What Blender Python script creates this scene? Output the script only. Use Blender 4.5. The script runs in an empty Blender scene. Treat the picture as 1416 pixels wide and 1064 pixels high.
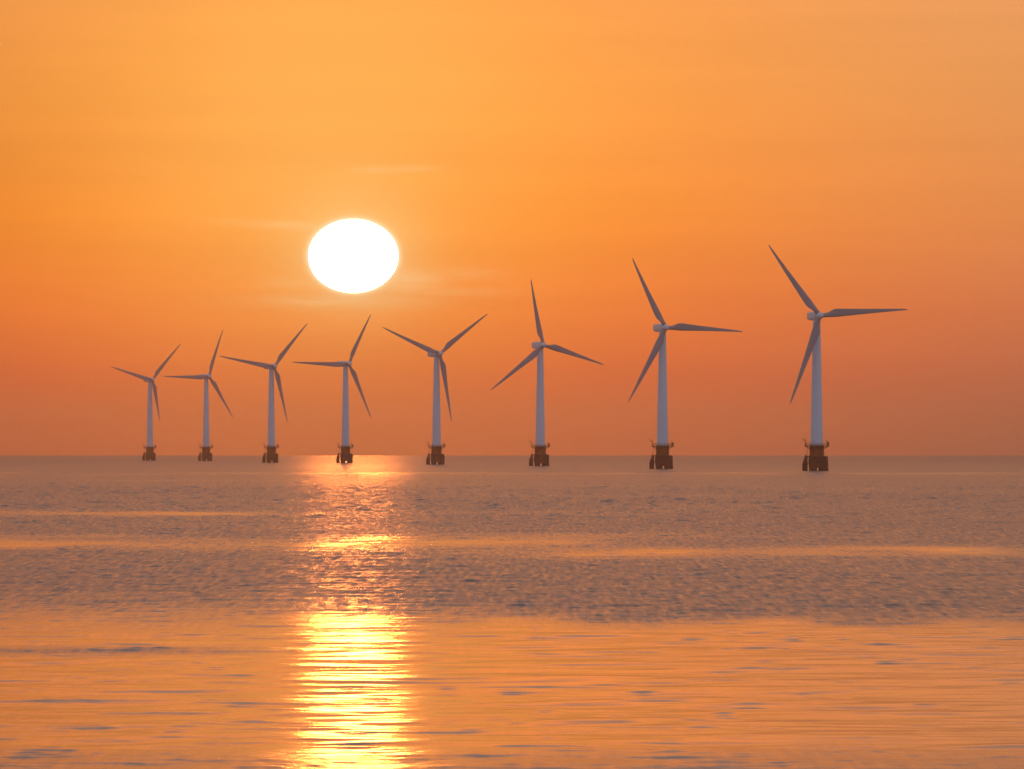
import bpy, bmesh, math, random
import numpy as np
from mathutils import Vector, Matrix

# ------------------------------------------------------------------ camera, sky, sun
W_PX, H_PX = 1416.0, 1064.0
F_PX = 7100.0                    # telephoto
CAM_H = 9.8                      # metres above the water
R_EARTH = 7.4e6                  # effective earth radius (with refraction)
DIP = math.sqrt(2 * CAM_H / R_EARTH)
HORIZON_Y = 630.0

sc = bpy.context.scene
cam = bpy.data.cameras.new("camera")
cam.sensor_width = 36.0
cam.lens = 36.0 * F_PX / W_PX
cam.clip_start = 1.0
cam.clip_end = 200000.0
cam_ob = bpy.data.objects.new("camera", cam)
sc.collection.objects.link(cam_ob)
cam_ob.location = (0, 0, CAM_H)
PITCH = math.atan((HORIZON_Y - H_PX / 2) / F_PX) - DIP
cam_ob.rotation_euler = (math.pi / 2 + PITCH, 0, 0)
sc.camera = cam_ob

sc.view_settings.view_transform = 'Standard'
sc.view_settings.look = 'None'
sc.view_settings.gamma = 1.0
sc.view_settings.exposure = 0.0
cy = sc.cycles
cy.use_denoising = True
cy.max_bounces = 6
cy.use_light_tree = False
cy.sample_clamp_direct = 60.0
cy.seed = 11
cy.volume_bounces = 0
cy.sample_clamp_indirect = 3.0

SUN_EL = math.radians(2.13)
SUN_AZ = math.atan((488.5 - 708) / F_PX)          # from +Y towards +X


def nt_math(nt, op, a, b=None, c=None, clamp=False):
    n = nt.nodes.new('ShaderNodeMath'); n.operation = op; n.use_clamp = clamp
    for i, v in enumerate((a, b, c)):
        if v is None:
            continue
        if isinstance(v, (int, float)):
            n.inputs[i].default_value = v
        else:
            nt.links.new(v, n.inputs[i])
    return n.outputs[0]


def nt_mix(nt, fac, a, b, mode='MIX'):
    n = nt.nodes.new('ShaderNodeMix'); n.data_type = 'RGBA'; n.blend_type = mode
    for k, v in ((0, fac), (6, a), (7, b)):
        if isinstance(v, (int, float)):
            n.inputs[k].default_value = v
        elif isinstance(v, tuple):
            n.inputs[k].default_value = (*v, 1) if len(v) == 3 else v
        else:
            nt.links.new(v, n.inputs[k])
    return n.outputs[2]


def nt_ramp(nt, fac, stops, interp='LINEAR'):
    n = nt.nodes.new('ShaderNodeValToRGB')
    n.color_ramp.interpolation = interp
    e = n.color_ramp.elements
    while len(e) < len(stops):
        e.new(0.5)
    for i, (p, c) in enumerate(stops):
        e[i].position = p
        e[i].color = (*c, 1)
    nt.links.new(fac, n.inputs[0])
    return n.outputs[0]


def lin(r, g, b, k=1.0):
    f = lambda v: (v / 255 / 12.92 if v / 255 <= 0.04045 else ((v / 255 + 0.055) / 1.055) ** 2.4) * k
    return (f(r), f(g), f(b))


world = bpy.data.worlds.new("World")
sc.world = world
world.use_nodes = True
wn = world.node_tree
wn.nodes.clear()
w_out = wn.nodes.new('ShaderNodeOutputWorld')
bg = wn.nodes.new('ShaderNodeBackground')
wn.links.new(bg.outputs[0], w_out.inputs[0])
tc = wn.nodes.new('ShaderNodeTexCoord')
sep = wn.nodes.new('ShaderNodeSeparateXYZ')
wn.links.new(tc.outputs['Generated'], sep.inputs[0])
X, Y, Z = sep.outputs
M = lambda *a, **k: nt_math(wn, *a, **k)
DEG = 57.29578
el = M('MULTIPLY', M('ARCSINE', Z), DEG)
az = M('MULTIPLY', M('ARCTAN2', X, Y), DEG)
# dome: physical sky of a very low sun in dusty air
sky = wn.nodes.new('ShaderNodeTexSky')
sky.sky_type = 'NISHITA'
sky.sun_disc = False
sky.sun_elevation = SUN_EL
sky.sun_rotation = SUN_AZ
sky.air_density = 1.6
sky.dust_density = 4.0
sky.ozone_density = 2.0
dome = nt_mix(wn, 1.0, sky.outputs[0], (0.105, 0.105, 0.125), 'MULTIPLY')
# colours of the air towards the sunset, by height above the horizon (0..90 deg, square-root spacing)
t = M('POWER', M('DIVIDE', M('MAXIMUM', el, 0.0), 90.0, clamp=True), 0.5)
P = lambda d: math.sqrt(d / 90.0)
warm = nt_ramp(wn, t, [
    (0.0, lin(226, 100, 56, 1.0)),
    (P(0.8), lin(244, 104, 42, 1.0)),
    (P(1.6), lin(255, 126, 34, 1.02)),
    (P(2.6), lin(255, 142, 26, 1.05)),
    (P(4.0), lin(252, 156, 60)),
    (P(5.5), lin(246, 156, 78, 1.0)),
    (P(7), lin(255, 132, 42, 2.3)),
    (P(9.5), lin(250, 140, 70, 1.5)),
    (P(13), lin(222, 164, 128, 1.05)),
    (P(20), lin(196, 174, 168)),
    (P(45), lin(165, 160, 172)),
])
cool = nt_ramp(wn, t, [
    (0.0, lin(182, 160, 156)),
    (P(5), lin(188, 180, 184)),
    (P(15), lin(180, 190, 210)),
    (P(45), lin(138, 156, 192)),
])
# how far round from the sun
daz = M('SUBTRACT', az, math.degrees(SUN_AZ))
cosaz = M('COSINE', M('DIVIDE', daz, DEG))
away = M('POWER', M('MULTIPLY_ADD', cosaz, -0.5, 0.5, clamp=True), 0.55)
base = nt_mix(wn, away, warm, cool)
base = nt_mix(wn, 0.12, base, dome)
# duller, browner air to the right of the sun
def gauss(px, cx, sx, py, cy_, sy):
    a = M('DIVIDE', M('SUBTRACT', px, cx), sx)
    b = M('DIVIDE', M('SUBTRACT', py, cy_), sy)
    return M('EXPONENT', M('MULTIPLY', M('ADD', M('MULTIPLY', a, a), M('MULTIPLY', b, b)), -1.0))

noise = wn.nodes.new('ShaderNodeTexNoise')
comb = wn.nodes.new('ShaderNodeCombineXYZ')
wn.links.new(M('MULTIPLY', az, 0.16), comb.inputs[0])
wn.links.new(M('MULTIPLY', el, 0.42), comb.inputs[1])
wn.links.new(comb.outputs[0], noise.inputs['Vector'])
noise.inputs['Scale'].default_value = 1.0
noise.inputs['Detail'].default_value = 3.0
nz = M('MULTIPLY_ADD', noise.outputs[0], 1.0, -0.5)
right = wn.nodes.new('ShaderNodeMapRange'); right.interpolation_type = 'SMOOTHSTEP'
right.inputs['From Min'].default_value = 0.5
right.inputs['From Max'].default_value = 9.5
wn.links.new(M('ADD', daz, M('MULTIPLY', nz, 3.0)), right.inputs[0])
far_right = M('MULTIPLY', right.outputs[0], M('SUBTRACT', 1.0, away, clamp=True))
low = M('EXPONENT', M('MULTIPLY', M('MAXIMUM', el, 0.0), -0.28))
rcol = nt_ramp(wn, t, [(0.0, lin(154, 100, 84)), (P(1.5), lin(190, 112, 78)), (P(4.5), lin(208, 148, 98)), (P(12), lin(215, 150, 110))])
base = nt_mix(wn, M('MULTIPLY', far_right, M('MULTIPLY_ADD', low, 0.32, 0.52)), base, rcol)
# wide golden glow standing above the sun, and the tight aureole
g1 = gauss(daz, -0.35, 2.6, el, 3.4, 2.7)
base = nt_mix(wn, M('MULTIPLY', g1, 0.72), base, lin(252, 180, 88))
g2 = gauss(daz, 0.0, 0.80, el, math.degrees(SUN_EL) + 0.12, 0.75)
base = nt_mix(wn, M('MULTIPLY', g2, 0.42), base, lin(255, 205, 120))
g3 = gauss(daz, 0.0, 0.60, el, math.degrees(SUN_EL), 0.50)
base = nt_mix(wn, M('MULTIPLY', g3, 0.38), base, lin(255, 222, 150))
rr = M('SQRT', M('ADD', M('POWER', M('DIVIDE', daz, 0.505), 2.0),
                  M('POWER', M('DIVIDE', M('SUBTRACT', el, math.degrees(SUN_EL)), 0.415), 2.0)))
halo = M('EXPONENT', M('MULTIPLY', M('MAXIMUM', M('SUBTRACT', rr, 1.0), 0.0), -19.0))
base = nt_mix(wn, halo, base, lin(255, 238, 190, 1.1))
# thin cirrus wisps near the sun (angles in degrees: az, el, half width, half height, strength)
wv = wn.nodes.new('ShaderNodeTexNoise')
cw = wn.nodes.new('ShaderNodeCombineXYZ')
wn.links.new(M('MULTIPLY', az, 1.1), cw.inputs[0])
wn.links.new(M('MULTIPLY', el, 7.0), cw.inputs[1])
wn.links.new(cw.outputs[0], wv.inputs['Vector'])
wv.inputs['Scale'].default_value = 1.0
wv.inputs['Detail'].default_value = 4.0
wv.inputs['Distortion'].default_value = 0.6
wf = M('MULTIPLY_ADD', wv.outputs[0], 3.2, -1.05, clamp=True)
px2az = lambda x: math.degrees(math.atan((x - 708) / F_PX))
px2el = lambda y: math.degrees(math.atan((HORIZON_Y - y) / F_PX) - DIP)
wisps = None
for (wx, wy, hw, hh, s, slope) in (
        (395, 312, 75, 6, .75, .05), (545, 234, 50, 5, .75, -.02), (560, 388, 52, 17, 1.0, .02),
        (480, 417, 110, 10, .9, .0), (400, 392, 40, 7, .6, .0), (640, 378, 60, 10, .35, .02),
        (600, 405, 90, 8, .5, .0)):
    elx = M('ADD', el, M('MULTIPLY', M('SUBTRACT', az, px2az(wx)), slope))
    g = gauss(az, px2az(wx), hw / 124.0, elx, px2el(wy), hh / 124.0)
    g = M('MULTIPLY', g, s)
    wisps = g if wisps is None else M('MAXIMUM', wisps, g)
wisps = M('MULTIPLY', wisps, M('MULTIPLY_ADD', wf, 0.55, 0.40))
base = nt_mix(wn, M('MULTIPLY', wisps, 0.5), base, lin(255, 212, 150))
# a little unevenness
left = wn.nodes.new('ShaderNodeMapRange'); left.interpolation_type = 'SMOOTHSTEP'
left.inputs['From Min'].default_value = -1.0
left.inputs['From Max'].default_value = -5.0
wn.links.new(M('ADD', daz, M('MULTIPLY', nz, 2.0)), left.inputs[0])
ln = wn.nodes.new('ShaderNodeTexNoise')
cl = wn.nodes.new('ShaderNodeCombineXYZ')
wn.links.new(M('MULTIPLY', az, 0.10), cl.inputs[0])
wn.links.new(M('MULTIPLY', el, 2.6), cl.inputs[1])
wn.links.new(cl.outputs[0], ln.inputs['Vector'])
ln.inputs['Scale'].default_value = 1.0
ln.inputs['Detail'].default_value = 4.0
layers = M('MULTIPLY_ADD', M('MULTIPLY_ADD', ln.outputs[0], 1.0, -0.5), 0.16, 1.0)
vary = M('MULTIPLY', M('MULTIPLY', M('MULTIPLY_ADD', nz, 0.16, 1.0), layers), M('MULTIPLY_ADD', left.outputs[0], -0.17, 1.0))
bright = wn.nodes.new('ShaderNodeVectorMath'); bright.operation = 'SCALE'
wn.links.new(base, bright.inputs[0]); wn.links.new(vary, bright.inputs['Scale'])
wn.links.new(bright.outputs[0], bg.inputs[0])
bg.inputs[1].default_value = 1.15
world.cycles.sampling_method = 'MANUAL'
world.cycles.sample_map_resolution = 2048


# ------------------------------------------------------------------ helpers
def tag(o, label=None, cat=None, group=None, kind=None):
    for k, v in (('label', label), ('category', cat), ('group', group), ('kind', kind)):
        if v:
            o[k] = v
    return o


def link(name, me, mat=None, parent=None, smooth=None):
    o = bpy.data.objects.new(name, me)
    sc.collection.objects.link(o)
    if mat:
        me.materials.append(mat)
    if parent:
        o.parent = parent
    return o


def from_bm(name, bm, mat, parent=None, smooth_angle=40):
    me = bpy.data.meshes.new(name)
    bmesh.ops.recalc_face_normals(bm, faces=bm.faces)
    ang = math.radians(smooth_angle)
    for f in bm.faces:
        f.smooth = True
    for e in bm.edges:
        if len(e.link_faces) == 2 and e.calc_face_angle(0) > ang:
            e.smooth = False
    bm.to_mesh(me)
    bm.free()
    return link(name, me, mat, parent)


def add_rings(bm, rings, closed=True, cap=True):
    vs = [[bm.verts.new(p) for p in r] for r in rings]
    n = len(vs[0])
    for a, b in zip(vs, vs[1:]):
        for i in range(n):
            bm.faces.new((a[i], a[(i + 1) % n], b[(i + 1) % n], b[i]))
    if cap:
        bm.faces.new(vs[0][::-1]); bm.faces.new(vs[-1])
    return vs


def lathe(bm, prof, seg=32, off=(0, 0, 0)):
    """prof: list of (radius, z)"""
    add_rings(bm, [[(off[0] + r * math.cos(2 * math.pi * i / seg), off[1] + r * math.sin(2 * math.pi * i / seg), off[2] + z)
                    for i in range(seg)] for r, z in prof])


def tube(bm, a, b, r0, r1=None, seg=10):
    a, b = Vector(a), Vector(b)
    r1 = r0 if r1 is None else r1
    d = (b - a).normalized()
    u = d.orthogonal().normalized(); v = d.cross(u)
    add_rings(bm, [[p + (u * math.cos(2 * math.pi * i / seg) + v * math.sin(2 * math.pi * i / seg)) * r for i in range(seg)]
                   for p, r in ((a, r0), (b, r1))])


def box(bm, c, s, bevel=0.0, rz=0.0):
    m = Matrix.Translation(c) @ Matrix.Rotation(rz, 4, 'Z') @ Matrix.Diagonal((*s, 1))
    r = bmesh.ops.create_cube(bm, size=1.0, matrix=m)
    if bevel:
        ed = list({e for v in r['verts'] for e in v.link_edges})
        bmesh.ops.bevel(bm, geom=ed, offset=bevel, segments=3, profile=0.6, affect='EDGES')


def material(name):
    m = bpy.data.materials.new(name)
    m.use_nodes = True
    return m, m.node_tree, m.node_tree.nodes['Principled BSDF']


def painted(name, col, dirt, rough=0.45, scale=0.5, amount=0.35, stretch=0.25):
    m, nt, p = material(name)
    co = nt.nodes.new('ShaderNodeTexCoord')
    mp = nt.nodes.new('ShaderNodeMapping')
    mp.inputs['Scale'].default_value = (1, 1, stretch)
    nt.links.new(co.outputs['Object'], mp.inputs[0])
    n = nt.nodes.new('ShaderNodeTexNoise')
    n.inputs['Scale'].default_value = scale; n.inputs['Detail'].default_value = 6
    nt.links.new(mp.outputs[0], n.inputs[0])
    f = nt_math(nt, 'MULTIPLY', nt_math(nt, 'MULTIPLY_ADD', n.outputs[0], 3.0, -1.1, clamp=True), amount)
    nt.links.new(nt_mix(nt, f, col, dirt), p.inputs['Base Color'])
    p.inputs['Roughness'].default_value = rough
    return m


MAT_TOWER = painted('tower_paint', (0.62, 0.71, 0.78), (0.53, 0.57, 0.60), 0.4, 0.35, 0.4, 0.12)
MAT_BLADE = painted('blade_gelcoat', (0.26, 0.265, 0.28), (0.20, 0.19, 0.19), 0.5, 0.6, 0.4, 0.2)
MAT_NACELLE = painted('nacelle_shell', (0.66, 0.69, 0.73), (0.55, 0.55, 0.55), 0.45, 0.5, 0.4, 0.5)
MAT_YELLOW = painted('transition_paint', (0.36, 0.09, 0.008), (0.09, 0.026, 0.006), 0.6, 0.8, 0.8, 0.35)
MAT_RUST = painted('rusty_steel', (0.11, 0.026, 0.006), (0.035, 0.011, 0.005), 0.8, 1.1, 0.9, 0.5)
MAT_DECK = painted('galvanised_deck', (0.23, 0.12, 0.06), (0.10, 0.05, 0.03), 0.6, 1.5, 0.6, 1.0)


# ------------------------------------------------------------------ sea
def drop(d):
    return -d * d / (2 * R_EARTH)


def smooth01(x, a, b):
    u = np.clip((x - a) / (b - a), 0, 1)
    return u * u * (3 - 2 * u)


def vnoise(x, y, seed):
    """smooth value noise on arrays"""
    xi = np.floor(x).astype(np.int64); yi = np.floor(y).astype(np.int64)
    fx = x - xi; fy = y - yi
    fx = fx * fx * (3 - 2 * fx); fy = fy * fy * (3 - 2 * fy)

    def h(a, b):
        v = (a * 374761393 + b * 668265263 + seed * 974634777) & 0xFFFFFFFF
        v = ((v ^ (v >> 13)) * 1274126177) & 0xFFFFFFFF
        v = (v ^ (v >> 16)) & 0xFFFF
        return v / 65535.0
    a = h(xi, yi); b = h(xi + 1, yi); c = h(xi, yi + 1); d = h(xi + 1, yi + 1)
    return (a * (1 - fx) + b * fx) * (1 - fy) + (c * (1 - fx) + d * fx) * fy


def row_dist(y):
    """distance over the curved sea of photo row y (only used to lay out wind patches)"""
    a = (y - HORIZON_Y) / F_PX + DIP
    return R_EARTH * (a - math.sqrt(max(a * a - DIP * DIP, 0)))


def wind(x, y):
    """0 = oily slick, 1 = wind-ruffled"""
    d = np.sqrt(x * x + y * y)
    n1 = vnoise(x / 38.0, y / 95.0, 3) - 0.5
    n2 = vnoise(x / 9.0, y / 30.0, 5) - 0.5
    wob = 1.0 + 0.09 * n1 + 0.06 * (vnoise(x / 5.0 + 2, y / 18.0, 9) - 0.5) + 0.03 * (vnoise(x / 2.5, y / 9.0, 8) - 0.5)
    dd = d * wob
    soft = 1 - smooth01(x, -14, 6)
    w = 0.24 + 0.10 * soft + (0.76 - 0.10 * soft) * smooth01(dd, 268 - 20 * soft, 306 + 60 * soft)
    # a ruffled streak in the slick, stronger on the left
    left = 1 - smooth01(x, -22, -2)
    w = np.maximum(w, 0.20 + 0.55 * np.exp(-((d * (1 + 0.03 * n2) - row_dist(900)) / 9.0) ** 2) * left)
    w = np.maximum(w, 0.20 + 0.35 * smooth01(-dd, -178, -160))
    # slick bands further out, each over its own stretch of water
    brk = smooth01(vnoise(x / 30.0 + 9, y / 400.0, 31), 0.15, 0.6)
    tear = 0.35 + 0.9 * vnoise(x / 7.0 + 3, y / 22.0, 33)
    for yy, wd, st, sl, m in ((767, 22.0, .62, -.25, smooth01(x, -12, 8)), (752, 34.0, .60, .10, 1 - smooth01(x, -4, 20)),
                              (712, 26.0, .40, 0.0, 1 - smooth01(x, -44, -20)), (655, 110.0, .25, 0.0, brk), (741, 22, .3, .1, brk)):
        r = row_dist(yy)
        w = w - st * m * tear * np.exp(-((d + sl * x + 0.07 * r * n1 + 0.03 * r * n2 - r) / wd) ** 2)
    w = w + 0.16 * n1 * smooth01(d, 300, 420) + 0.06 * n2
    return np.clip(w, 0.08, 1.0)


rng = np.random.default_rng(7)
SWELL, CHOP = [], []
for i in range(26):                                        # long low undulation, crests lying across the view
    lam = 1.6 * (13 / 1.6) ** (i / 25.0)
    k = 2 * math.pi / lam
    th = rng.normal(0, 0.34) + 0.05
    SWELL.append((k, math.sin(th), math.cos(th), 0.0095 / k, rng.uniform(0, 2 * math.pi), lam))
for i in range(110):                                       # wind chop, short crests in many directions
    lam = 0.35 * (2.0 / 0.35) ** (i / 109.0)
    k = 2 * math.pi / lam
    th = rng.normal(0, 0.75) + 0.15
    CHOP.append((k, math.sin(th), math.cos(th), 0.0085 / k, rng.uniform(0, 2 * math.pi), lam))


STEEP = []
for i in range(16):                                        # the odd steeper wavelet, dark against the slick
    lam = rng.uniform(0.5, 1.9)
    th = rng.normal(0, 0.25)
    STEEP.append((2 * math.pi / lam, math.sin(th), math.cos(th), 0.075 * lam / (2 * math.pi), rng.uniform(0, 2 * math.pi), lam))


CRISP = []
for i in range(22):                                        # short steep crests of the wind-ruffled water
    lam = rng.uniform(0.8, 2.2)
    th = rng.normal(0, 0.5)
    CRISP.append((2 * math.pi / lam, math.sin(th), math.cos(th), 0.074 * lam / (2 * math.pi), rng.uniform(0, 2 * math.pi), lam))


FARCRISP = []
for i in range(20):                                        # the larger crests that still show from farther out
    lam = rng.uniform(2.2, 5.5)
    th = rng.normal(0, 0.5)
    FARCRISP.append((2 * math.pi / lam, math.sin(th), math.cos(th), 0.070 * lam / (2 * math.pi), rng.uniform(0, 2 * math.pi), lam))


def sea_height(x, y, spacing, wnd):
    z = np.zeros_like(x)
    wx = x + 0.35 * (vnoise(x / 9.0, y / 12.0, 11) - 0.5) * 2
    wy = y + 0.5 * (vnoise(x / 6.0, y / 13.0, 12) - 0.5) * 2
    for k, sx, sy, a, ph, lam in SWELL:
        fade = np.clip(lam / spacing / 3.0 - 0.7, 0, 1)
        z += a * fade * np.sin(k * (sx * wx + sy * wy) + ph)
    c = np.zeros_like(x)
    gust = 0.5 + 0.3 * vnoise(x / 14.0 + 50, y / 50.0, 21) + 1.5 * vnoise(x / 0.8 + 50, y / 2.6, 22) ** 3
    for k, sx, sy, a, ph, lam in CHOP:
        fade = np.clip(lam / spacing / 1.2 - 1.1, 0, 1)
        if fade.any():
            c += a * fade * np.sin(k * (sx * wx + sy * wy) + ph)
    c = c + 1.1 * c * np.abs(c)                            # crests a little peaked
    e = np.zeros_like(x)
    for k, sx, sy, a, ph, lam in STEEP:
        fade = np.clip(lam / spacing / 1.2 - 1.1, 0, 1)
        e += a * fade * np.sin(k * (sx * wx + sy * wy) + ph)
    z += e * vnoise(x / 1.3 + 7, y / 3.2, 41) ** 3 * (0.14 + 0.40 * vnoise(x / 16.0, y / 30.0, 42) ** 1.5)
    e = np.zeros_like(x)
    for k, sx, sy, a, ph, lam in CRISP:
        fade = np.clip(lam / spacing / 1.2 - 1.1, 0, 1)
        e += a * fade * np.sin(k * (sx * wx + sy * wy) + ph)
    dist = np.sqrt(x * x + y * y)
    z += e * vnoise(x / 0.55 + 3, y / 1.7, 51) ** 2 * np.clip(wnd - 0.25, 0, 1) * (0.75 + 0.6 * smooth01(dist, 400, 1400))
    e = np.zeros_like(x)
    for k, sx, sy, a, ph, lam in FARCRISP:
        fade = np.clip(lam / spacing / 1.2 - 1.1, 0, 1)
        e += a * fade * np.sin(k * (sx * wx + sy * wy) + ph)
    z += e * vnoise(x / 1.4 + 3, y / 4.0, 61) ** 2 * np.clip(wnd - 0.25, 0, 1) * smooth01(dist, 420, 900)
    return z + c * gust * np.clip(wnd - 0.12, 0, 1) ** 1.1


def build_sea():
    # fine fan in front of the camera, coarse everywhere else: one polar sheet
    half = math.radians(9.0)
    fine = np.linspace(-half, half, 1051)
    coarse = np.linspace(half, 2 * math.pi - half, 140)[1:-1]
    ang = np.concatenate([fine, coarse])
    rows = [4.0]
    while rows[-1] < 110:
        rows.append(rows[-1] * 1.06)
    while rows[-1] < 1300:
        rows.append(rows[-1] * 1.0009)
    while rows[-1] < 2200:
        rows.append(rows[-1] * 1.0014)
    while rows[-1] < 14300:
        rows.append(rows[-1] * 1.010)
    r = np.array(rows)
    A, Rr = np.meshgrid(ang, r)
    x = Rr * np.sin(A); y = Rr * np.cos(A)
    nf = len(fine)
    sp = np.maximum(np.gradient(r)[:, None] * 1.0, Rr * (fine[1] - fine[0]))
    sp = np.broadcast_to(sp, x.shape).copy()
    wnd = wind(x, y)
    z = np.zeros_like(x)
    sel = slice(0, nf)
    m = (r > 95) & (r < 2500)
    z[m, sel] = sea_height(x[m, sel], y[m, sel], sp[m, sel], wnd[m, sel])
    edge = smooth01(np.minimum(A[:, sel] + half, half - A[:, sel]), 0, math.radians(0.4))
    z[:, sel] *= edge * smooth01(Rr[:, sel], 100, 130)
    z = z - Rr ** 2 / (2 * R_EARTH)
    nr, na = x.shape
    co = np.stack([x, y, z], -1).reshape(-1, 3)
    centre = np.array([[0, 0, 0]])
    co = np.concatenate([co, centre]).astype(np.float32)
    idx = np.arange(nr * na).reshape(nr, na)
    a = idx[:-1, :]; b = np.roll(idx, -1, 1)[:-1, :]
    c = np.roll(idx, -1, 1)[1:, :]; d = idx[1:, :]
    quads = np.stack([a, d, c, b], -1).reshape(-1, 4)
    tri = np.stack([np.full(na, nr * na), idx[0], np.roll(idx[0], -1)], -1)
    loops = np.concatenate([quads.ravel(), tri.ravel()]).astype(np.int32)
    starts = np.concatenate([np.arange(len(quads)) * 4, len(quads) * 4 + np.arange(len(tri)) * 3]).astype(np.int32)
    me = bpy.data.meshes.new('sea')
    me.vertices.add(len(co)); me.vertices.foreach_set('co', co.ravel())
    me.loops.add(len(loops)); me.loops.foreach_set('vertex_index', loops)
    me.polygons.add(len(starts)); me.polygons.foreach_set('loop_start', starts)
    me.polygons.foreach_set('use_smooth', np.ones(len(starts), bool))
    at = me.attributes.new('wind', 'FLOAT', 'POINT')
    at.data.foreach_set('value', np.concatenate([wnd.ravel(), [0.5]]).astype(np.float32))
    me.update(calc_edges=True)
    return me


def sea_material():
    m, nt, p = material('sea_water')
    at = nt.nodes.new('ShaderNodeAttribute'); at.attribute_name = 'wind'
    wv = at.outputs['Fac']
    geo = nt.nodes.new('ShaderNodeNewGeometry')
    ln = nt.nodes.new('ShaderNodeVectorMath'); ln.operation = 'LENGTH'
    nt.links.new(geo.outputs['Position'], ln.inputs[0])
    dist = ln.outputs['Value']
    p.inputs['Base Color'].default_value = (0.018, 0.030, 0.034, 1)
    p.inputs['IOR'].default_value = 1.45
    mr = nt.nodes.new('ShaderNodeMapRange')
    mr.inputs['From Min'].default_value = 0.1; mr.inputs['From Max'].default_value = 1.0
    mr.inputs['To Min'].default_value = 0.10; mr.inputs['To Max'].default_value = 0.33
    nt.links.new(wv, mr.inputs[0])
    far = nt.nodes.new('ShaderNodeMapRange')
    far.inputs['From Min'].default_value = 1700; far.inputs['From Max'].default_value = 4200
    far.inputs['To Min'].default_value = 0.0; far.inputs['To Max'].default_value = 0.06
    nt.links.new(dist, far.inputs[0])

    def nz(sx, sy, detail, dist_=0.0):
        mp = nt.nodes.new('ShaderNodeMapping')
        mp.inputs['Scale'].default_value = (sx, sy, 0)
        mp.inputs['Rotation'].default_value = (0, 0, 0.1)
        nt.links.new(geo.outputs['Position'], mp.inputs[0])
        n = nt.nodes.new('ShaderNodeTexNoise'); n.inputs['Scale'].default_value = 1.0
        n.inputs['Detail'].default_value = detail; n.inputs['Distortion'].default_value = dist_
        nt.links.new(mp.outputs[0], n.inputs['Vector'])
        return n.outputs[0]
    grain = nt_math(nt, 'MULTIPLY_ADD', nz(2.3, 0.11, 2.0, 0.2), 2.0, -1.0)
    rough = nt_math(nt, 'ADD', mr.outputs[0], far.outputs[0])
    gamt = nt_math(nt, 'MULTIPLY', nt_math(nt, 'MULTIPLY', grain, wv), 0.55)
    rough = nt_math(nt, 'MULTIPLY', rough, nt_math(nt, 'ADD', gamt, 1.0))
    nt.links.new(rough, p.inputs['Roughness'])
    small = nt_math(nt, 'MULTIPLY', nz(2.4, 3.6, 2.0, 0.4), nt_math(nt, 'MULTIPLY', nt_math(nt, 'SUBTRACT', wv, 0.12, clamp=True), 0.032))
    mid = nt_math(nt, 'MULTIPLY', nz(1.1, 0.6, 2.0, 0.3), 0.03)
    nearfade = nt.nodes.new('ShaderNodeMapRange')           # resolved waves are geometry; add bump where the mesh is coarse
    nearfade.inputs['From Min'].default_value = 500; nearfade.inputs['From Max'].default_value = 1400
    nearfade.inputs['To Min'].default_value = 0.25; nearfade.inputs['To Max'].default_value = 3.5
    nt.links.new(dist, nearfade.inputs[0])
    hgt = nt_math(nt, 'ADD', small, nt_math(nt, 'MULTIPLY', nt_math(nt, 'MULTIPLY', mid, nearfade.outputs[0]), wv))
    bp = nt.nodes.new('ShaderNodeBump')
    bp.inputs['Strength'].default_value = 1.0; bp.inputs['Distance'].default_value = 1.0
    nt.links.new(hgt, bp.inputs['Height'])
    nt.links.new(bp.outputs[0], p.inputs['Normal'])
    return m


sea = link('sea', build_sea(), sea_material())
tag(sea, kind='structure', label='rippled sea with smooth slicks reflecting the orange sunset')

# ------------------------------------------------------------------ sun (the only light besides the sky)
sd = 40000.0
bm = bmesh.new()
bmesh.ops.create_uvsphere(bm, u_segments=48, v_segments=24, radius=1.0)
ms, nt, p = material('sun_glow')
nt.nodes.remove(p)
em = nt.nodes.new('ShaderNodeEmission')
em.inputs[0].default_value = (1.0, 0.245, 0.045, 1); em.inputs[1].default_value = 850.0
nt.links.new(em.outputs[0], nt.nodes['Material Output'].inputs[0])
ms.cycles.emission_sampling = 'FRONT'
sun = from_bm('sun', bm, ms, smooth_angle=90)
sun.location = (sd * math.sin(SUN_AZ), sd * math.cos(SUN_AZ), CAM_H + sd * math.tan(SUN_EL))
sun.scale = (sd * 62.0 / F_PX, sd * 62.0 / F_PX, sd * 50.8 / F_PX)
tag(sun, 'glowing white oval setting sun low in the orange sky', 'sun')


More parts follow.
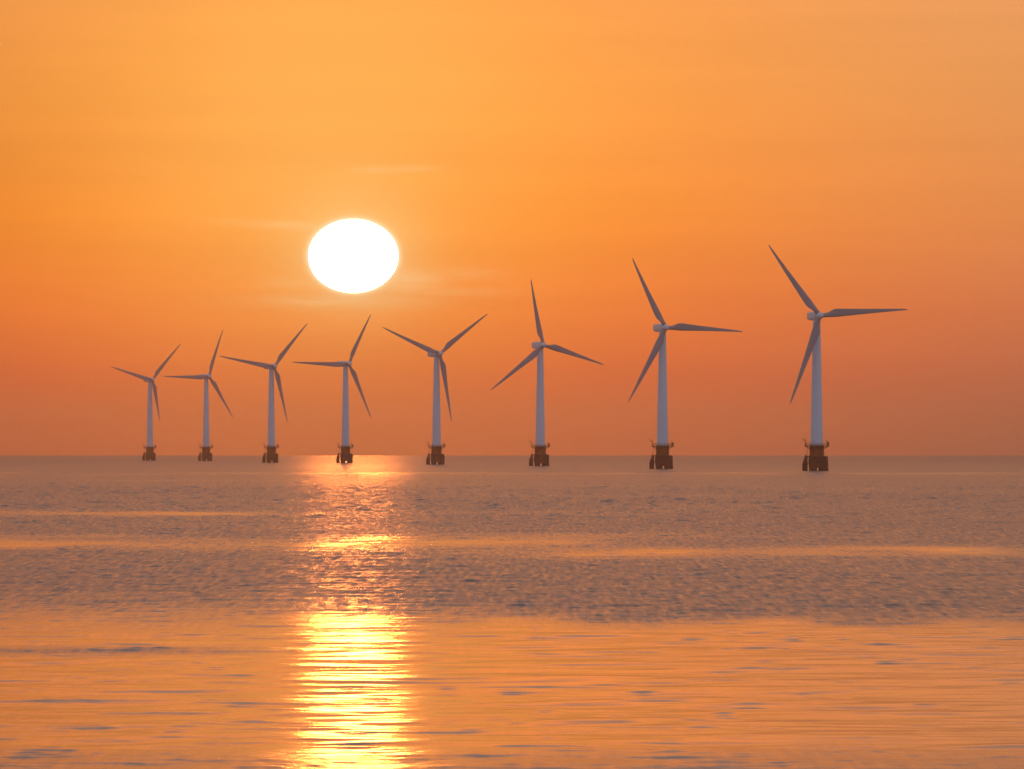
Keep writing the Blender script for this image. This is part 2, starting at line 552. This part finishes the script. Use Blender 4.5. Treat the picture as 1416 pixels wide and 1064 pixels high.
# ------------------------------------------------------------------ wind turbines
def blade_mesh():
    # along +Z from the rotor centre, 40 m tip radius; trailing edge towards -X, face towards -Y
    st = [(1.2, 1.9, 1.9, 0, .5), (2.2, 1.9, 1.9, 10, .5), (3.2, 1.95, 1.75, 11, .47), (4.4, 2.35, 1.35, 12, .40),
          (5.6, 3.0, 1.0, 12, .34), (6.8, 3.45, .85, 11, .31), (8.2, 3.5, .74, 9.5, .30), (11, 3.2, .62, 7.5, .29),
          (15, 2.75, .50, 5, .28), (20, 2.25, .38, 3, .27), (25, 1.8, .29, 1.5, .26), (30, 1.38, .21, .5, .25),
          (34.5, 1.0, .15, 0, .25), (37.8, .70, .10, -.5, .26), (39.4, .42, .06, -.5, .30), (40.0, .12, .03, 0, .4)]
    n = 24
    bm = bmesh.new()
    rings = []
    for z, c, th, tw, pa in st:
        ring = []
        blend = min(1, max(0, (z - 2.2) / 4.0))
        for i in range(n):
            a = 2 * math.pi * i / n
            xc = 0.5 + 0.5 * math.cos(a)                     # 1 = leading edge
            # teardrop: thick near the leading edge, thin at the trailing edge
            tk_ell = math.sin(a) * 0.5
            q = 1 - xc
            tk_air = math.copysign(1, math.sin(a)) * 0.5 * (2.98 * (0.2969 * math.sqrt(max(q, 0)) - 0.126 * q - 0.3516 * q * q + 0.2843 * q ** 3 - 0.1036 * q ** 4) / 0.298)
            tk = tk_ell * (1 - blend) + tk_air * 0.5 * blend * 1.6
            px = (xc - (1 - pa)) * c
            py = tk * th
            r = math.radians(tw)
            ring.append((px * math.cos(r) - py * math.sin(r), px * math.sin(r) + py * math.cos(r) - 0.0009 * z * z * 0.6, z))
        rings.append(ring)
    add_rings(bm, rings)
    return bm


def make_turbine():
    root = bpy.data.objects.new('wind_turbine', None)
    sc.collection.objects.link(root)
    parts = {}
    # tower: tapered in four cans with thin flanges
    bm = bmesh.new()
    prof = []
    z0, z1, r0, r1 = 11.0, 64.2, 2.72, 1.62
    rad = lambda z: r0 + (r1 - r0) * ((z - z0) / (z1 - z0)) ** 1.0
    for zf in (z0, 24, 38, 52, z1):
        r = rad(zf)
        if zf == z0:
            prof += [(r + .18, zf), (r + .18, zf + .25), (r, zf + .32)]
        elif zf == z1:
            prof += [(r, zf)]
        else:
            prof += [(r, zf - .08), (r + .05, zf - .05), (r + .05, zf + .05), (r - .005, zf + .08)]
    lathe(bm, prof, 48)
    parts['tower'] = from_bm('tower', bm, MAT_TOWER, root, 60)
    # door at the foot of the tower
    bm = bmesh.new()
    box(bm, (0, 0, 0), (0.9, 0.12, 2.1), 0.05)
    d = from_bm('door', bm, MAT_NACELLE, parts['tower'])
    d.location = (math.sin(-0.5) * 2.69, -math.cos(-0.5) * 2.69, 12.6); d.rotation_euler = (0, 0, -0.5)
    # transition piece
    bm = bmesh.new()
    lathe(bm, [(3.05, 3.5), (3.08, 6.0), (3.08, 10.2), (3.25, 10.35), (3.25, 10.6), (2.95, 10.72), (2.95, 11.0)], 48)
    parts['transition_piece'] = from_bm('transition_piece', bm, MAT_YELLOW, root, 50)
    # service platform: octagonal deck with brackets, railings and a davit
    bm = bmesh.new()
    oct_ = lambda r, z, ph=math.pi / 8: [(r * math.cos(2 * math.pi * i / 8 + ph), r * math.sin(2 * math.pi * i / 8 + ph), z) for i in range(8)]
    add_rings(bm, [oct_(5.5, 10.35), oct_(5.65, 10.4), oct_(5.65, 10.72), oct_(5.5, 10.76)])
    for i in range(8):
        a = 2 * math.pi * i / 8 + math.pi / 8
        c, s = math.cos(a), math.sin(a)
        tube(bm, (3.0 * c, 3.0 * s, 9.3), (5.2 * c, 5.2 * s, 10.42), .16)
    deck = from_bm('platform', bm, MAT_DECK, root)
    bm = bmesh.new()
    for zr in (11.25, 11.8):
        ring = [Vector(p) for p in oct_(5.35, zr)]
        for i in range(8):
            tube(bm, ring[i], ring[(i + 1) % 8], .07, seg=6)
    for i in range(8):
        a = Vector(oct_(5.35, 10.7)[i]); b = Vector(oct_(5.35, 10.7)[(i + 1) % 8])
        for f in (0, .33, .67):
            q = a.lerp(b, f)
            tube(bm, q, q + Vector((0, 0, 1.12)), .075, seg=6)
    from_bm('railing', bm, MAT_DECK, deck)
    bm = bmesh.new()
    tube(bm, (-4.8, -1.2, 10.7), (-4.8, -1.2, 13.2), .16)
    tube(bm, (-4.8, -1.2, 13.1), (-6.2, -1.5, 13.7), .12)
    tube(bm, (-6.15, -1.5, 13.68), (-6.15, -1.5, 12.7), .04, seg=6)
    box(bm, (-6.15, -1.5, 12.6), (.22, .22, .3), .04)
    tube(bm, (-4.8, -1.2, 12.0), (-5.5, -1.35, 13.35), .07)
    from_bm('davit_crane', bm, MAT_DECK, root)
    bm = bmesh.new()
    box(bm, (4.75, -0.9, 11.55), (.9, .8, 1.5), .08)
    box(bm, (4.75, -0.9, 12.42), (.5, .5, .25), .05)
    tube(bm, (4.1, -1.6, 10.7), (4.1, -1.6, 12.9), .07, seg=8)
    lathe(bm, [(.05, 0), (.16, .05), (.16, .4), (.05, .5)], 10, (4.1, -1.6, 12.85))
    from_bm('equipment_cabinet', bm, MAT_DECK, root)
    # foundation: raked pile sleeves round the column, joined by a collar
    bm = bmesh.new()
    lathe(bm, [(3.6, 1.3), (3.95, 1.5), (3.95, 6.15), (3.2, 6.35)], 40, (.55, 0, 0))
    for i in range(6):
        a = 2 * math.pi * i / 6
        box(bm, (.6 + 3.6 * math.cos(a), 3.6 * math.sin(a), 4.2), (.12, 1.1, 2.2), 0, a + math.pi / 2)
    from_bm('pile_collar', bm, MAT_RUST, root)
    for (xt, yt, xb, yb, r) in ((-1.6, -2.0, -1.65, -2.6, 1.55), (2.75, -1.5, 3.05, -2.0, 1.95),
                                (2.3, 2.0, 2.7, 2.6, 1.7), (-1.6, 2.2, -2.0, 2.8, 1.3)):
        bm = bmesh.new()
        tube(bm, (xb, yb, -3.5), (xt, yt, 5.9), r, r * .97, 28)
        for f in (.40, .62, .84):
            q = Vector((xb, yb, -3.5)).lerp(Vector((xt, yt, 5.9)), f)
            q2 = Vector((xb, yb, -3.5)).lerp(Vector((xt, yt, 5.9)), f + .02)
            tube(bm, q, q2, r * 1.05, seg=28)
        from_bm('pile', bm, MAT_RUST, root)
    # boat landing on the left: fender tubes, struts and ladder
    bm = bmesh.new()
    for yy in (-1.5, 0.5):
        tube(bm, (-5.4, yy, -3.0), (-4.3, yy, 6.2), .62, .42, 14)
        tube(bm, (-4.5, yy, 5.9), (-2.9, yy * .5, 6.4), .22)
        tube(bm, (-5.0, yy, 2.2), (-3.0, yy * .5, 3.6), .2)
        tube(bm, (-5.95, yy, -3.0), (-5.85, yy, 3.2), .3, seg=12)
        tube(bm, (-5.85, yy, 3.2), (-4.7, yy, 6.9), .2, seg=10)
    tube(bm, (-5.0, -1.5, 4.4), (-5.0, .5, 4.4), .2)
    tube(bm, (-5.5, -1.5, 1.2), (-5.5, .5, 1.2), .2)
    box(bm, (-4.95, -.5, 1.4), (1.9, 1.7, 5.6), .1)
    from_bm('boat_landing', bm, MAT_RUST, root)
    bm = bmesh.new()
    for yy in (-.8, -.2):
        tube(bm, (-4.25, yy, 1.0), (-3.95, yy, 10.6), .07, seg=6)
    for i in range(30):
        f = i / 29
        x_ = -4.25 + .3 * f
        tube(bm, (x_, -.8, 1.0 + 9.5 * f), (x_, -.2, 1.0 + 9.5 * f), .035, seg=6)
    for i in range(7):
        zc = 4.5 + i * .95
        for j in range(6):
            a0, a1 = math.pi * (.5 + j / 6), math.pi * (.5 + (j + 1) / 6)
            tube(bm, (-4.1 + .45 * math.cos(a0) * 1.2, -.5 + .42 * math.sin(a0), zc), (-4.1 + .45 * math.cos(a1) * 1.2, -.5 + .42 * math.sin(a1), zc), .03, seg=5)
    from_bm('ladder', bm, MAT_DECK, root)
    # nacelle group, built facing -Y, rotated about Z as a whole
    bm = bmesh.new()
    secs = [(-2.3, 1.15, 1.25, 66.0), (-2.0, 1.45, 1.55, 66.0), (-1.0, 1.68, 1.80, 66.0), (3.0, 1.72, 1.88, 66.0), (6.5, 1.70, 1.80, 66.05), (7.9, 1.62, 1.62, 66.15), (8.05, 1.5, 1.5, 66.15)]
    rings = []
    for yy, hw, hh, zc in secs:
        ring = []
        for i in range(32):
            a = 2 * math.pi * i / 32
            c, s = math.cos(a), math.sin(a)
            ring.append((math.copysign(abs(c) ** .42, c) * hw, yy, zc + math.copysign(abs(s) ** .42, s) * hh))
        rings.append(ring)
    add_rings(bm, rings)
    nac = from_bm('nacelle', bm, MAT_NACELLE, root, 35)
    bm = bmesh.new()
    lathe(bm, [(1.75, 63.9), (1.75, 64.35)], 32)
    from_bm('yaw_ring', bm, MAT_NACELLE, nac)
    bm = bmesh.new()
    tube(bm, (.5, 6.6, 67.8), (.5, 6.6, 68.9), .05, seg=6); tube(bm, (-.5, 6.6, 67.8), (-.5, 6.6, 68.7), .05, seg=6)
    tube(bm, (-.8, 6.6, 68.5), (.8, 6.6, 68.5), .04, seg=6)
    box(bm, (.5, 6.6, 68.9), (.3, .3, .12), .02)
    from_bm('wind_sensor', bm, MAT_NACELLE, nac)
    # hub with spinner, about the origin, nose to -Y
    bm = bmesh.new()
    prof = [(.25, -2.05), (.75, -1.95), (1.15, -1.65), (1.42, -1.15), (1.58, -.4), (1.62, .4), (1.5, 1.05), (1.25, 1.3)]
    add_rings(bm, [[(r * math.cos(2 * math.pi * i / 32), yy, r * math.sin(2 * math.pi * i / 32)) for i in range(32)] for r, yy in prof])
    hub = from_bm('hub', bm, MAT_NACELLE, root, 50)
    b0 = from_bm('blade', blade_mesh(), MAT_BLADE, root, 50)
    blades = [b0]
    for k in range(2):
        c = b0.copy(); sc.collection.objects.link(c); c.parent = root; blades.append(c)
    return root


OVERHANG = 3.9
TILT = math.radians(5)
HUB_Z = 66.0


def pose(root, yaw, tips, s):
    """turn the nacelle, set the three blade angles; tips are apparent offsets (px right, px up), s px per metre"""
    a = Vector((math.sin(yaw) * math.cos(TILT), -math.cos(yaw) * math.cos(TILT), math.sin(TILT)))
    u = Vector((math.cos(yaw), math.sin(yaw), 0))
    v = u.cross(a)
    if v.z < 0:
        v = -v
    centre = Vector((0, 0, HUB_Z)) + Vector((a.x, a.y, 0)).normalized() * OVERHANG
    ks = 0
    for ch in list(root.children):
        base_name = ch.name.split('.')[0]
        if base_name == 'nacelle':
            ch.rotation_euler = (0, 0, yaw)
        elif base_name == 'hub':
            m = Matrix((u, -a, v)).transposed()
            ch.matrix_local = Matrix.Translation(centre) @ m.to_4x4()
        elif base_name == 'blade':
            tx, ty = tips[ks][0] / s, tips[ks][1] / s
            # tip = L (cos f u + sin f v); solve with the seen x and height
            det = u.x * v.z - v.x * u.z
            cu = (tx * v.z - v.x * ty) / det
            cv = (u.x * ty - u.z * tx) / det
            L = math.hypot(cu, cv)
            zax = (u * cu + v * cv) / L
            yax = -a                                   # local -Y looks up-wind
            xax = yax.cross(zax)
            m = Matrix((xax, yax, zax)).transposed().to_4x4()
            ch.matrix_local = Matrix.Translation(centre) @ m @ Matrix.Diagonal((1, 1, L / 40.0, 1))
            ks += 1
            pose.log.append(round(L, 1))


pose.log = []
# hub (px), three tips (px), yaw deg, tower x (px)
TURB = [
    ((1132.4, 437.0), [(1060.3, 339.5), (1256.1, 428.1), (1089, 559)], 16, 1129.4,
     'nearest and tallest white wind turbine, farthest right, one blade pointing right'),
    ((920.5, 453.5), [(873.5, 357.6), (1027.6, 458.7), (867, 557)], 20, 916.2,
     'second tallest white wind turbine, just left of the farthest right one'),
    ((752.6, 477.6), [(734.9, 386.9), (836.3, 504.9), (679.1, 540.3)], 24, 747.2,
     'white wind turbine with one blade pointing almost straight up, third from the right'),
    ((610.8, 489.5), [(531.3, 453.8), (675.7, 433.5), (625.6, 583.5)], 32, 603.7,
     'white wind turbine with blades spread in a wide Y, first one right of the sun'),
    ((484.0, 503.5), [(406.8, 502.1), (512.6, 434.7), (513.3, 579)], 37, 477.9,
     'white wind turbine below the sun in the glitter, one blade level to the left'),
    ((381.4, 507.0), [(306.9, 493.5), (424.9, 446.6), (398.3, 584.7)], 35, 375.3,
     'wind turbine just left of the sun, third from the left, upper blade leaning right'),
    ((290, 521.0), [(229.3, 521.3), (307.5, 455.5), (321.4, 578.6)], 38, 285.2,
     'small hazy wind turbine second from the left, one blade level, one nearly upright'),
    ((212.4, 525.4), [(156.5, 507.6), (249, 475.2), (221.7, 582.7)], 35, 207.4,
     'smallest and most distant wind turbine, farthest left in the row, faded by haze'),
]


def copy_tree(o, parent=None):
    c = o.copy()
    sc.collection.objects.link(c)
    c.parent = parent
    for ch in o.children:
        copy_tree(ch, c)
    return c


proto = make_turbine()
roots = [proto] + [copy_tree(proto) for _ in range(7)]
for root, (hub, tips, yaw, tx, label) in zip(roots, TURB):
    # distance at which a 66 m hub stands that high over the horizon of the curved sea
    e = (HORIZON_Y - hub[1]) / F_PX - DIP
    d = 3000.0
    for _ in range(40):
        d = (HUB_Z - CAM_H - d * d / (2 * R_EARTH)) / e
    s = F_PX / d
    root.location = (d * (tx - 708) / F_PX, d, drop(d))
    pose(root, math.radians(yaw), [(x - hub[0], hub[1] - y) for x, y in tips], s)
    print('turbine', round(d), 'base row', round(HORIZON_Y + F_PX * ((CAM_H - drop(d)) / d - DIP), 1), pose.log[-3:])
    tag(root, label, 'wind turbine', 'offshore wind turbines standing in a row in the sea')

# ------------------------------------------------------------------ haze
bm = bmesh.new()
box(bm, (0, 0, 0), (2, 2, 1))
mh = bpy.data.materials.new('haze_air'); mh.use_nodes = True
nt = mh.node_tree
nt.nodes.remove(nt.nodes['Principled BSDF'])
pv = nt.nodes.new('ShaderNodeVolumePrincipled')
pv.inputs['Color'].default_value = (0.54, 0.52, 0.50, 1)
pv.inputs['Density'].default_value = 0.95e-4
pv.inputs['Anisotropy'].default_value = 0.82
nt.links.new(pv.outputs[0], nt.nodes['Material Output'].inputs['Volume'])
haze = from_bm('haze', bm, mh)
haze.scale = (14600, 14600, 130)
haze.location = (0, 0, 115 - 65)
tag(haze, kind='stuff', label='thin orange sea haze')
